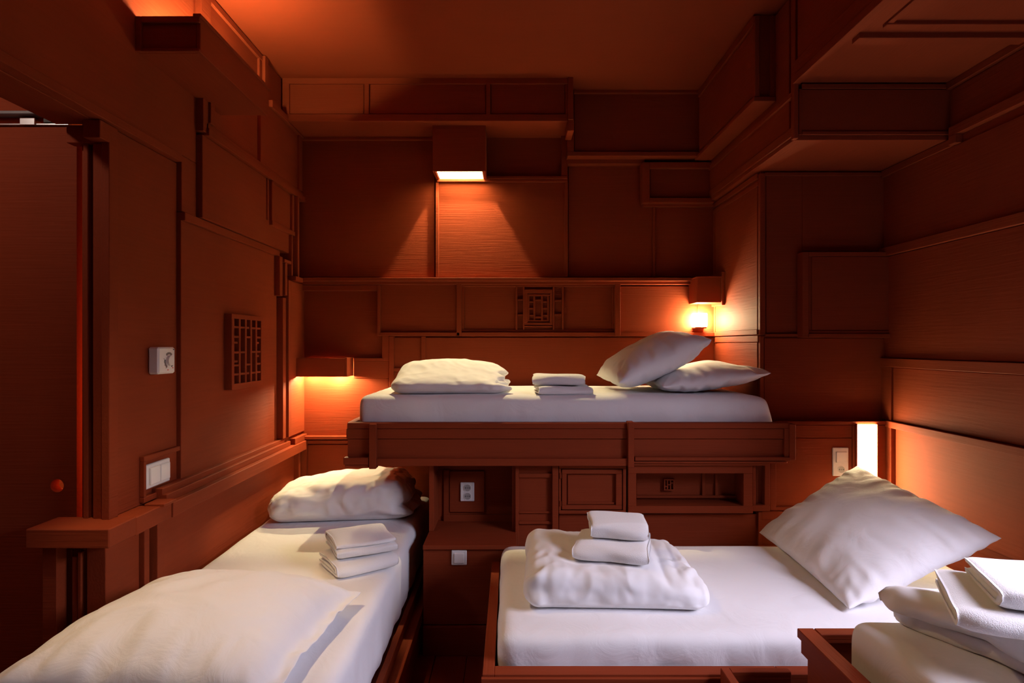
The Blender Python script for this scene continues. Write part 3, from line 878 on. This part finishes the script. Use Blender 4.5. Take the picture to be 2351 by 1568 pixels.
def rbox(L, W, Hh, r, s=0.03):
    """Closed quad mesh of a rounded box centred in x,y, bottom at z=0."""
    nx, ny, nz = max(2, round(L / s)), max(2, round(W / s)), max(2, round(Hh / s))
    idx = {}; pts = []; quads = []
    def vid(i, j, k):
        if (i, j, k) not in idx:
            idx[(i, j, k)] = len(pts)
            p = np.array([(i / nx - .5) * L, (j / ny - .5) * W, (k / nz - .5) * Hh])
            h = np.array([L / 2 - r, W / 2 - r, Hh / 2 - r])
            q = np.clip(p, -h, h); d = p - q; m = np.linalg.norm(d)
            mx = np.abs(d).max()
            if m > 1e-9: p = q + d / m * mx
            pts.append(p + np.array([0, 0, Hh / 2]))
        return idx[(i, j, k)]
    for i in range(nx):
        for j in range(ny):
            quads.append([vid(i, j, nz), vid(i + 1, j, nz), vid(i + 1, j + 1, nz), vid(i, j + 1, nz)])
            quads.append([vid(i, j, 0), vid(i, j + 1, 0), vid(i + 1, j + 1, 0), vid(i + 1, j, 0)])
    for i in range(nx):
        for k_ in range(nz):
            quads.append([vid(i, 0, k_), vid(i + 1, 0, k_), vid(i + 1, 0, k_ + 1), vid(i, 0, k_ + 1)])
            quads.append([vid(i, ny, k_), vid(i, ny, k_ + 1), vid(i + 1, ny, k_ + 1), vid(i + 1, ny, k_)])
    for j in range(ny):
        for k_ in range(nz):
            quads.append([vid(0, j, k_), vid(0, j, k_ + 1), vid(0, j + 1, k_ + 1), vid(0, j + 1, k_)])
            quads.append([vid(nx, j, k_), vid(nx, j + 1, k_), vid(nx, j + 1, k_ + 1), vid(nx, j, k_ + 1)])
    return np.array(pts), quads

def soft_obj(name, P, quads, mat, label, cat, subsurf=1, group=None, parent=None):
    c = np.array([(P[:, 0].min() + P[:, 0].max()) / 2, (P[:, 1].min() + P[:, 1].max()) / 2, P[:, 2].min()])
    me = bpy.data.meshes.new(name)
    me.from_pydata([tuple(p) for p in P - c], [], [tuple(int(i) for i in q) for q in quads])
    me.update()
    o = link(name, me, M[mat], smooth=True)
    o.location = c
    if parent is not None:
        o.parent = parent; o.location = Vector(c) - PW(parent)
    if subsurf:
        md = o.modifiers.new('smooth', 'SUBSURF'); md.levels = subsurf; md.render_levels = subsurf
    if label: tag(o, label, cat, group or {'towel': 'folded towels on the beds', 'pillow': 'pillows on the beds', 'duvet': 'folded duvets on the beds', 'mattress': 'mattresses of the four beds'}.get(cat))
    return o

def pose(P, C, lift=1.0, size=None):
    """Lay a slab or pillow (local x, y in its own box, z up) over the patch with corners C00, C10, C11, C01."""
    mn, mx = P.min(0), P.max(0)
    u = (P[:, 0] - mn[0]) / (mx[0] - mn[0]); v = (P[:, 1] - mn[1]) / (mx[1] - mn[1])
    C = [np.array(c, float) for c in C]
    base = ((1 - u) * (1 - v))[:, None] * C[0] + (u * (1 - v))[:, None] * C[1] + (u * v)[:, None] * C[2] + ((1 - u) * v)[:, None] * C[3]
    tu = (1 - v)[:, None] * (C[1] - C[0]) + v[:, None] * (C[2] - C[3])
    tv = (1 - u)[:, None] * (C[3] - C[0]) + u[:, None] * (C[2] - C[1])
    nn = np.cross(tu, tv); nn /= np.linalg.norm(nn, axis=1)[:, None]
    return base + nn * (P[:, 2] * lift)[:, None]

# ---- mattresses with fitted sheets
def mattress(label, x0, x1, y0, y1, z0, z1, r=0.045, seed=0, s=0.03, fn=None):
    P, Q = rbox(x1 - x0, y1 - y0, z1 - z0, r, s)
    P = P + np.array([(x0 + x1) / 2, (y0 + y1) / 2, z0])
    out = []
    for p in P:
        x, y, z = p
        t = (z - z0) / (z1 - z0)
        side = max(0.0, 1 - max(0, t - 0.55) / 0.4)
        # vertical gathers on the sides, slack towards the bottom
        gx = noise.noise(Vector((x * 9 + seed, y * 9, z * 1.5))) * 0.009 * side
        g2 = noise.noise(Vector((x * 26 + seed, y * 26, z * 3))) * 0.007 * side
        dx = 1 if x > x1 - r else (-1 if x < x0 + r else 0); dy = 1 if y > y1 - r else (-1 if y < y0 + r else 0)
        x += dx * (gx + g2); y += dy * (gx + g2)
        if t > 0.9:
            z += fbm((x + seed, y, 0), 2.2) * 0.005 + noise.noise(Vector((x * 5 + y * 9 + seed, y * 3 - x * 2, 0))) * 0.0025
        out.append((x, y, z))
    P = np.array(out)
    if fn: P = fn(P)
    return soft_obj('mattress', P, Q, 'linen', label, 'mattress', 1)

def flare(P):
    P = P.copy()
    a = np.clip((3.05 - P[:, 1]) / 0.09, 0, 1); b = np.clip((P[:, 0] - 0.95) / 0.28, 0, 1)
    t = 1 - np.clip((P[:, 2] - 1.0) / 0.16, 0, 1)
    P[:, 0] += a * b * (0.022 + 0.042 * t)
    return P
mattress('white sheeted mattress of the upper bunk', -0.738, 1.228, 2.942, 3.70, 0.985, 1.156, seed=3, fn=flare)
mattress('white sheeted mattress along the left wall', -1.275, -0.466, 1.40, 3.66, 0.225, 0.502, seed=11)
mattress('white sheeted mattress under the bunk wall', -0.042, 1.790, 1.856, 2.735, 0.302, 0.512, seed=23)
mattress('white sheeted mattress in the right foreground', 0.905, 1.79, 0.58, 1.655, 0.405, 0.665, seed=31)

# ---- pillows
PA, QA = make_pillow(1, 0.62, 0.62, 0.076)
PA2, QA2 = make_pillow(14, 0.62, 0.62, 0.108)
PB, QB = make_pillow(7, 0.80, 0.66, 0.150, flap=0.06)
PB2, QB2 = make_pillow(27, 0.80, 0.66, 0.115)
def settle(P, z0, soft=0.012):
    """Flatten what would sink below the surface it lies on."""
    P = P.copy(); m = P[:, 2] < z0 + soft
    P[m, 2] = z0 + soft * np.exp((P[m, 2] - z0 - soft) / 0.05)
    return P
ZU, ZL, ZR, ZN = 1.153, 0.500, 0.510, 0.664
p = pose(PA, [(0.745, 2.985, 1.195), (1.272, 2.965, 1.262), (1.21, 3.56, 1.265), (0.73, 3.56, 1.20)], 0.92)
soft_obj('pillow', settle(p, ZU), QA, 'linen', 'white pillow lying flat against the bunk niche corner', 'pillow')
p = pose(PA2, [(0.525, 2.965, 1.215), (0.988, 2.985, 1.428), (0.970, 3.58, 1.445), (0.500, 3.57, 1.225)], 0.95)
soft_obj('pillow', settle(p, ZU), QA2, 'linen', 'white pillow tilted up on another pillow on the upper bunk', 'pillow')
p = pose(PB, [(-1.28, 1.46, 0.575), (-0.565, 1.46, 0.555), (-0.510, 2.10, 0.550), (-1.20, 2.12, 0.575)], 0.86)
soft_obj('pillow', settle(p, ZL), QB, 'linen', 'white pillow lying at the near end of the left bed', 'pillow')
p = pose(PB2, [(1.11, 2.00, 0.530), (1.69, 2.09, 0.735), (1.64, 2.88, 0.830), (1.145, 2.82, 0.535)], 0.80)
soft_obj('pillow', settle(p, ZR), QB2, 'linen', 'large white pillow propped up in front of the strip lamp', 'pillow')

# ---- duvets: padded bundles with creases
def vnormals(P, Q):
    q = np.array(Q)
    fn = np.cross(P[q[:, 2]] - P[q[:, 0]], P[q[:, 3]] - P[q[:, 1]])
    N = np.zeros_like(P)
    for c in range(4): np.add.at(N, q[:, c], fn)
    return N / (np.linalg.norm(N, axis=1)[:, None] + 1e-9)

def creases(P, Q, amp, sc, seed, stretch=(1, 1, 1), mask=None):
    """Cloth creases: warped ridge noise along the normal, keeping the bottom flat."""
    N = vnormals(P, Q); out = P.copy()
    for i in range(len(P)):
        p = Vector((P[i][0] * stretch[0], P[i][1] * stretch[1], P[i][2] * stretch[2])) * sc + Vector((seed, seed * 1.7, seed * .3))
        w = noise.noise_vector(p * 0.45) * 0.9
        a = 1 - abs(noise.noise(p + w)) * 2.2
        b = 1 - abs(noise.noise(p * 2.1 + w * 1.5)) * 2.2
        c = noise.noise(p * 0.5 - w)
        d = amp * (0.55 * max(a, -.3) + 0.25 * max(b, -.3) + 0.7 * c - 0.35)
        if mask is not None: d *= mask[i]
        if N[i][2] < -0.5: d = 0
        out[i] = out[i] + N[i] * d
    return out

def bundle(L, W, Hh, r, seed, s=0.0125, shape=None, amp=0.007, sc=9, stretch=(1, 1, 1), mask=None):
    P, Q = rbox(L, W, Hh, r, s)
    if shape: P = shape(P)
    m = mask(P) if mask else None
    P = creases(P, Q, amp, sc, seed, stretch, m)
    P = creases(P, Q, amp * .45, sc * 2.3, seed + 5, stretch, m)
    P[:, 2] = np.maximum(P[:, 2], 0)
    return P, Q

def sm(a, b, x):
    t = np.clip((x - a) / (b - a), 0, 1); return t * t * (3 - 2 * t)

def loaf_upper(P):
    P = P.copy(); x = P[:, 0] / 0.29; y = P[:, 1] / 0.22; z = P[:, 2]
    k = 0.80 + 0.20 * (1 - np.abs(x + 0.12) ** 2.2) - 0.06 * sm(.3, 1, x)
    P[:, 2] = z * k * (0.50 + 0.55 * sm(-1.05, 0.25, y))
    # ragged open end on the right: the cover hangs out over the filling
    e = sm(0.78, 1.0, x)
    zz = P[:, 2] / 0.15
    P[:, 0] += e * (0.022 * np.sin(zz * 9 + P[:, 1] * 30) + 0.016 * np.sin(zz * 21 + P[:, 1] * 55 + 1) - 0.035 * np.exp(-((zz - .42) / .12) ** 2))
    P[:, 0] -= sm(-0.75, -1.0, x) * 0.03 * (zz - .4) ** 2
    return P
def loaf_left(P):
    P = P.copy(); x = P[:, 0] / 0.34; z = P[:, 2]
    P[:, 2] = z * (0.74 + 0.30 * sm(-1.1, 0.15, x) - 0.05 * sm(.5, 1, x))
    # spiral of the roll on the right end
    e = sm(0.80, 1.0, x)
    zz, yy = P[:, 2] - 0.085, P[:, 1]
    rr = np.sqrt((zz * 1.7) ** 2 + yy ** 2); th = np.arctan2(zz * 1.7, yy)
    P[:, 0] += e * (0.008 * np.sin(th + rr * 46) + 0.03 * (1 - rr / .2))
    # lower flap
    P[:, 0] += sm(0.5, 1, x) * 0.05 * np.exp(-((P[:, 2] - .035) / .03) ** 2)
    g = np.exp(-((P[:, 2] - .075 - .02 * np.sin(x * 3)) / .012) ** 2)
    P[:, 0] -= sm(0.7, 1, x) * g * 0.03
    return P
def slab_mid(P):
    P = P.copy(); x = P[:, 0] / 0.30; y = P[:, 1] / 0.255; z = P[:, 2]
    k = 1.0 - 0.30 * sm(0.35, 1.0, x) + 0.10 * np.exp(-((x + .72) / .25) ** 2) - 0.10 * sm(.4, 1, -y) * sm(-.2, .8, x)
    P[:, 2] = z * k
    top = sm(0.6, 0.95, z / 0.125)
    # hems of the cover run along the right-hand edge
    P[:, 2] -= top * 0.012 * sm(.52, .60, x - .05 * np.sin(y * 2.2))
    for x0, a in ((.62, .009), (.80, .010), (.88, .008)):
        P[:, 2] -= top * a * np.exp(-((x - x0 - .05 * np.sin(y * 2.2)) / .034) ** 2)
    # tuck in the front left corner
    P[:, 2] -= 0.03 * np.exp(-((x + .93) / .10) ** 2 - ((y + .80) / .10) ** 2) * sm(.3, .8, z / .125)
    P[:, 1] -= 0.012 * np.exp(-((x + .9) / .12) ** 2) * sm(-.5, -1, y) * np.sin(z * 60)
    # thinner towards the back, right edge drawn in
    P[:, 0] = np.where(x > 0, P[:, 0] * (1 - 0.05 * sm(-.2, 1, y)), P[:, 0])
    return P
D1, QD1 = bundle(0.575, 0.48, 0.160, 0.074, 5, shape=loaf_upper, amp=0.013, sc=8, stretch=(1.2, 1, 1.6), mask=lambda P: 0.45 + 0.9 * sm(.12, .28, P[:, 0]))
D2, QD2 = bundle(0.70, 0.48, 0.190, 0.082, 9, shape=loaf_left, amp=0.024, sc=7, stretch=(1.1, 1, 1.5), mask=lambda P: 0.55 + 0.25 * sm(.1, .3, P[:, 0]))
D3, QD3 = bundle(0.61, 0.52, 0.125, 0.050, 13, s=0.0095, shape=slab_mid, amp=0.018, sc=6, stretch=(1.4, .8, 1), mask=lambda P: 0.5 + 0.6 * sm(.15, .3, P[:, 0]))
def place(P, cx, cy, z, rot=0.0):
    c, s = math.cos(rot), math.sin(rot)
    o = P.copy(); o[:, 0] = c * P[:, 0] - s * P[:, 1] + cx; o[:, 1] = s * P[:, 0] + c * P[:, 1] + cy; o[:, 2] = P[:, 2] + z
    return o
soft_obj('duvet', place(D1, -0.305, 3.215, ZU + .004), QD1, 'duvet', 'folded white duvet on the upper bunk', 'duvet')
soft_obj('duvet', place(D2, -0.895, 3.285, ZL + .003, 0.10), QD2, 'duvet', 'rolled white duvet at the far end of the left bed', 'duvet')
soft_obj('duvet', place(D3, 0.362, 2.275, ZR + .003, -0.03), QD3, 'duvet', 'flat folded white duvet on the bed under the bunk wall', 'duvet')

# layered folds: a thick sheet folded to and fro
def fold_mesh(W, D, t, layers, seed, ny=30, nseg=14, wob=0.009, gap=0.03, jit=0.012, lowf=1.0):
    """Serpentine cross-section (x, z) swept along y; returns points and quads of one closed mesh."""
    cl = []
    for k_ in range(layers):
        z = t * (k_ + .5)
        xs = np.linspace(-W / 2 + t * .5, W / 2 - t * .5, nseg)
        if k_ % 2: xs = xs[::-1]
        if k_ == layers - 1: xs = xs * 1.0
        cl += [(x, z) for x in xs]
        if k_ < layers - 1:
            sx = 1 if k_ % 2 == 0 else -1
            for a in (-50, 0, 50):
                cl.append((sx * (W / 2 - t * .5 + t * .5 * math.cos(math.radians(a))), t * (k_ + 1) + t * .5 * math.sin(math.radians(a))))
    cl = np.array(cl)
    tg = np.gradient(cl, axis=0); tg /= np.linalg.norm(tg, axis=1)[:, None]
    nr = np.stack([-tg[:, 1], tg[:, 0]], 1)
    h = t * .5 * (1 - gap)
    prof = np.concatenate([cl + nr * h, (cl - nr * h)[::-1]])
    m = len(prof); pts = []; quads = []
    for j in range(ny + 1):
        v = j / ny - .5
        e = 1 - 0.03 * (abs(v) * 2) ** 8
        th = 1 - 0.55 * (abs(v) * 2) ** 14
        for i, (x, z) in enumerate(prof):
            ic = i if i < len(cl) else m - 1 - i
            z = cl[ic][1] + (z - cl[ic][1]) * th
            lay = round(cl[ic][1] / t - .5)
            sgn = 1 if x > 0 else -1
            x += sgn * (abs(x) / (W / 2)) ** 3 * jit * (noise.noise(Vector((v * D * 7 * lowf, lay * 3.7 + seed, sgn))) * 1.6)
            q = Vector((x * 6 * lowf + seed, v * D * 6 * lowf, z * 8))
            dx = noise.noise(q) * wob; dz = noise.noise(q + Vector((9, 3, 1))) * wob * (0.3 + z / (t * layers))
            dy = noise.noise(Vector((x * 8, z * 40 + seed, v * 3))) * wob
            pts.append((x * e + dx, v * D + dy, max(0.0, z + dz)))
    n_ = len(cl)
    for j in range(ny):
        for i in range(m):
            a, b = j * m + i, j * m + (i + 1) % m
            quads.append([a, b, b + m, a + m])
    for j in (0, ny):
        for i in range(n_ - 1):
            a, b, c, d = j * m + i, j * m + i + 1, j * m + m - 2 - i, j * m + m - 1 - i
            quads.append([a, b, c, d] if j == 0 else [d, c, b, a])
    return np.array(pts), quads

def towel(label, W, D, t, layers, cx, cy, z, rot, seed, warp=None):
    P, Q = fold_mesh(W, D, t, layers, seed)
    P = place(P, cx, cy, z, rot)
    if warp: P = warp(P)
    o = soft_obj('towel', P, [q[::-1] for q in Q], 'terry', label, 'towel', 1)
    return o
R90 = math.radians(-90)
towel('folded white towel, lower of the pair on the upper bunk', .20, .27, .021, 2, .262, 3.085, ZU + .001, R90 + 0.08, 2)
towel('folded white towel, upper of the pair on the upper bunk', .18, .26, .024, 2, .243, 3.10, ZU + .047, R90 - 0.05, 5)
towel('folded white towel, lower of the pair on the left bed', .25, .25, .026, 2, -.625, 2.50, ZL + .003, R90 + 0.58, 8)
towel('folded white towel, upper of the pair on the left bed', .23, .24, .018, 3, -.622, 2.535, ZL + .059, R90 + 0.48, 12)
zt = ZR + float(D3[np.abs(D3[:, 0]) < .1][:, 2].max()) - .002
towel('folded white towel, lower of the pair on the flat duvet', .24, .26, .027, 2, .375, 2.23, zt, R90 - 0.26, 15)
towel('folded white towel, upper of the pair on the flat duvet', .18, .21, .031, 2, .400, 2.275, zt + .057, R90 - 0.10, 19)

# duvet in the right foreground, folded in layers
P, Q = fold_mesh(0.78, 0.70, 0.034, 3, 40, ny=64, nseg=56, wob=0.016, gap=0.05, jit=0.035, lowf=0.8)
Q = [q[::-1] for q in Q]
P = pose(P, [(1.20, 1.02, ZN + .002), (1.80, 1.02, ZN + .002), (1.80, 1.63, ZN + .002), (0.955, 1.64, ZN + .002)], 1.0)
P = creases(P, Q, 0.024, 5, 3, (2.4, .55, 2.0))
P[:, 2] = np.maximum(P[:, 2], ZN + .002)
soft_obj('duvet', P, Q, 'duvet', 'loosely folded white duvet in the right foreground', 'duvet')
towel('folded white towel, lower of the pair in the right foreground', .30, .32, .022, 2, 1.19, 1.40, ZN + .110, R90 - 0.45, 25)
towel('folded white towel, upper of the pair in the right foreground', .24, .27, .026, 2, 1.24, 1.40, ZN + .155, R90 - 0.35, 29)

# ------------------------------------------------------------------ switches, sockets, thermostat
def disc(parent, name, c, r, depth, normal, mat, seg=24, inner=0.0, a0=0.0, a1=2 * math.pi, sy=1.0):
    """A short cylinder, ring or ring segment standing out along normal ('x' or '-y')."""
    bm = bmesh.new(); n_ = seg; full = abs(a1 - a0 - 2 * math.pi) < 1e-6
    rings = []
    cnt = n_ if full else n_ + 1
    for h_ in (0, depth):
        o_ = [bm.verts.new((r * math.cos(a0 + (a1 - a0) * i / n_), h_, r * math.sin(a0 + (a1 - a0) * i / n_))) for i in range(cnt)]
        i_ = [bm.verts.new((inner * math.cos(a0 + (a1 - a0) * i / n_), h_, inner * math.sin(a0 + (a1 - a0) * i / n_))) for i in range(cnt)] if inner else None
        rings.append((o_, i_))
    lim = cnt if full else cnt - 1
    for i in range(lim):
        j = (i + 1) % cnt
        bm.faces.new((rings[0][0][i], rings[0][0][j], rings[1][0][j], rings[1][0][i]))
        if inner:
            bm.faces.new((rings[0][1][j], rings[0][1][i], rings[1][1][i], rings[1][1][j]))
            for o_, i_ in rings: bm.faces.new((o_[i], o_[j], i_[j], i_[i]))
    if not inner:
        for o_, _ in rings: bm.faces.new(o_)
    elif not full:
        for e_ in (0, cnt - 1): bm.faces.new((rings[0][0][e_], rings[0][1][e_], rings[1][1][e_], rings[1][0][e_]))
    for v in bm.verts:
        x, y, z = v.co
        v.co = Vector((y, x, z)) if normal == 'x' else Vector((x, -y, z))
    bmesh.ops.recalc_face_normals(bm, faces=bm.faces[:])
    me = bpy.data.meshes.new(name); bm.to_mesh(me); bm.free()
    o = link(name, me, M[mat]); o.parent = parent; o.location = Vector(c) - PW(parent)
    return o

def plate(parent, x0, x1, y, z0, z1, t=0.010):
    return box(parent, 'plate', x0, x1, y - t, y, z0, z1, 'plastic', bev=0.004)

def socket(parent, x, y, z, r=0.019):
    s_ = disc(parent, 'socket_well', (x, y, z), r, 0.0012, '-y', 'liner')
    disc(parent, 'socket_rim', (x, y, z), r + 0.0022, 0.0022, '-y', 'plastic', inner=r)
    for dx in (-0.0095, 0.0095):
        disc(s_, 'contact_hole', (x + dx, y - 0.0013, z), 0.0028, 0.0006, '-y', 'dark', seg=10)
    disc(s_, 'screw', (x, y - 0.0013, z), 0.003, 0.0006, '-y', 'grey', seg=10)

def rocker(parent, x0, x1, y, z0, z1):
    box(parent, 'rocker', x0, x1, y - 0.006, y + 0.002, z0, z1, 'plastic', bev=0.002)

sw = empty('light_switch', (UX(1928, 2.99), 2.995, UZ(1092, 2.99)))
tag(sw, 'white switch and socket plate beside the strip lamp', 'switch')
Yq = 2.996
a0, a1, c0, c1 = UX(1910, Yq), UX(1946, Yq), UZ(1092, Yq), UZ(1027, Yq)
plate(sw, a0, a1, Yq, c0, c1); rocker(sw, a0 + .014, a1 - .010, Yq - .010, UZ(1061, Yq), UZ(1036, Yq)); socket(sw, UX(1929, Yq), Yq - .0102, UZ(1077, Yq), .0165)
sk = empty('wall_socket', (UX(1072, 3.125), 3.125, UZ(1150, 3.125)))
tag(sk, 'white double socket in the dark alcove between the beds', 'socket')
Yq = 3.125
plate(sk, UX(1057, Yq), UX(1089, Yq), Yq, UZ(1150, Yq), UZ(1107, Yq))
for py in (1119, 1138): socket(sk, UX(1073.5, Yq), Yq - .0102, UZ(py, Yq), .0175)
s2 = empty('light_switch', (UX(1054, 2.76), 2.76, UZ(1297, 2.76)))
tag(s2, 'single white switch on the nightstand front', 'switch')
Yq = 2.76
plate(s2, UX(1037, Yq), UX(1072, Yq), Yq, UZ(1296, Yq), UZ(1262, Yq)); rocker(s2, UX(1043, Yq), UX(1066, Yq), Yq - .010, UZ(1291, Yq), UZ(1268, Yq))
# double switch in a framed recess on the left wall
s3 = empty('light_switch', (-1.31, 2.26, 0.87))
tag(s3, 'white double switch in a red frame on the left wall', 'switch')
for a in ((2.165, 2.40, 0.985, 1.003), (2.165, 2.40, 0.838, 0.858), (2.165, 2.178, 0.858, 0.985)):
    box(s3, 'frame_board', -1.318, -1.300, a[0], a[1], a[2], a[3], 'paint_side')
box(s3, 'plate', -1.318, -1.306, 2.188, 2.340, 0.880, 0.968, 'plastic', bev=0.003)
for a in (2.203, 2.268):
    box(s3, 'rocker', -1.307, -1.298, a, a + .060, 0.893, 0.955, 'plastic', bev=0.002)
# thermostat
th = empty('thermostat', (-1.318, 2.285, 1.292))
tag(th, 'white square thermostat with a round dial on the left wall', 'thermostat')
box(th, 'case', -1.318, -1.278, 2.215, 2.325, 1.293, 1.392, 'plastic', bev=0.006)
tc_ = (-1.278, 2.282, 1.342)
disc(th, 'dial', tc_, 0.019, 0.010, 'x', 'plastic', seg=28)
for a, b in ((50, 130), (-55, 8), (172, 240)):
    disc(th, 'scale_arc', tc_, 0.031, 0.0012, 'x', 'grey', seg=10, inner=0.023, a0=math.radians(a), a1=math.radians(b))
box(th, 'led', -1.2785, -1.277, 2.309, 2.316, 1.381, 1.385, 'dark', bev=0)
for yy, zz in ((2.304, 1.312), (2.272, 1.305)):
    box(th, 'mark', -1.2785, -1.277, yy, yy + .006, zz, zz + .004, 'pink', bev=0)
for yy, zz in ((2.247, 1.348), (2.248, 1.336), (2.253, 1.324), (2.26, 1.314)):
    box(th, 'mark', -1.2785, -1.277, yy, yy + .004, zz, zz + .002, 'grey', bev=0)

for o in bpy.data.objects:
    if o.parent is None and o.name.split('.')[0] in ('bed_frame', 'light_switch', 'fill_spot'):
        o['group'] = {'bed_frame': 'frames of the lower beds', 'light_switch': 'white light switches', 'fill_spot': 'added fill spots'}[o.name.split('.')[0]]
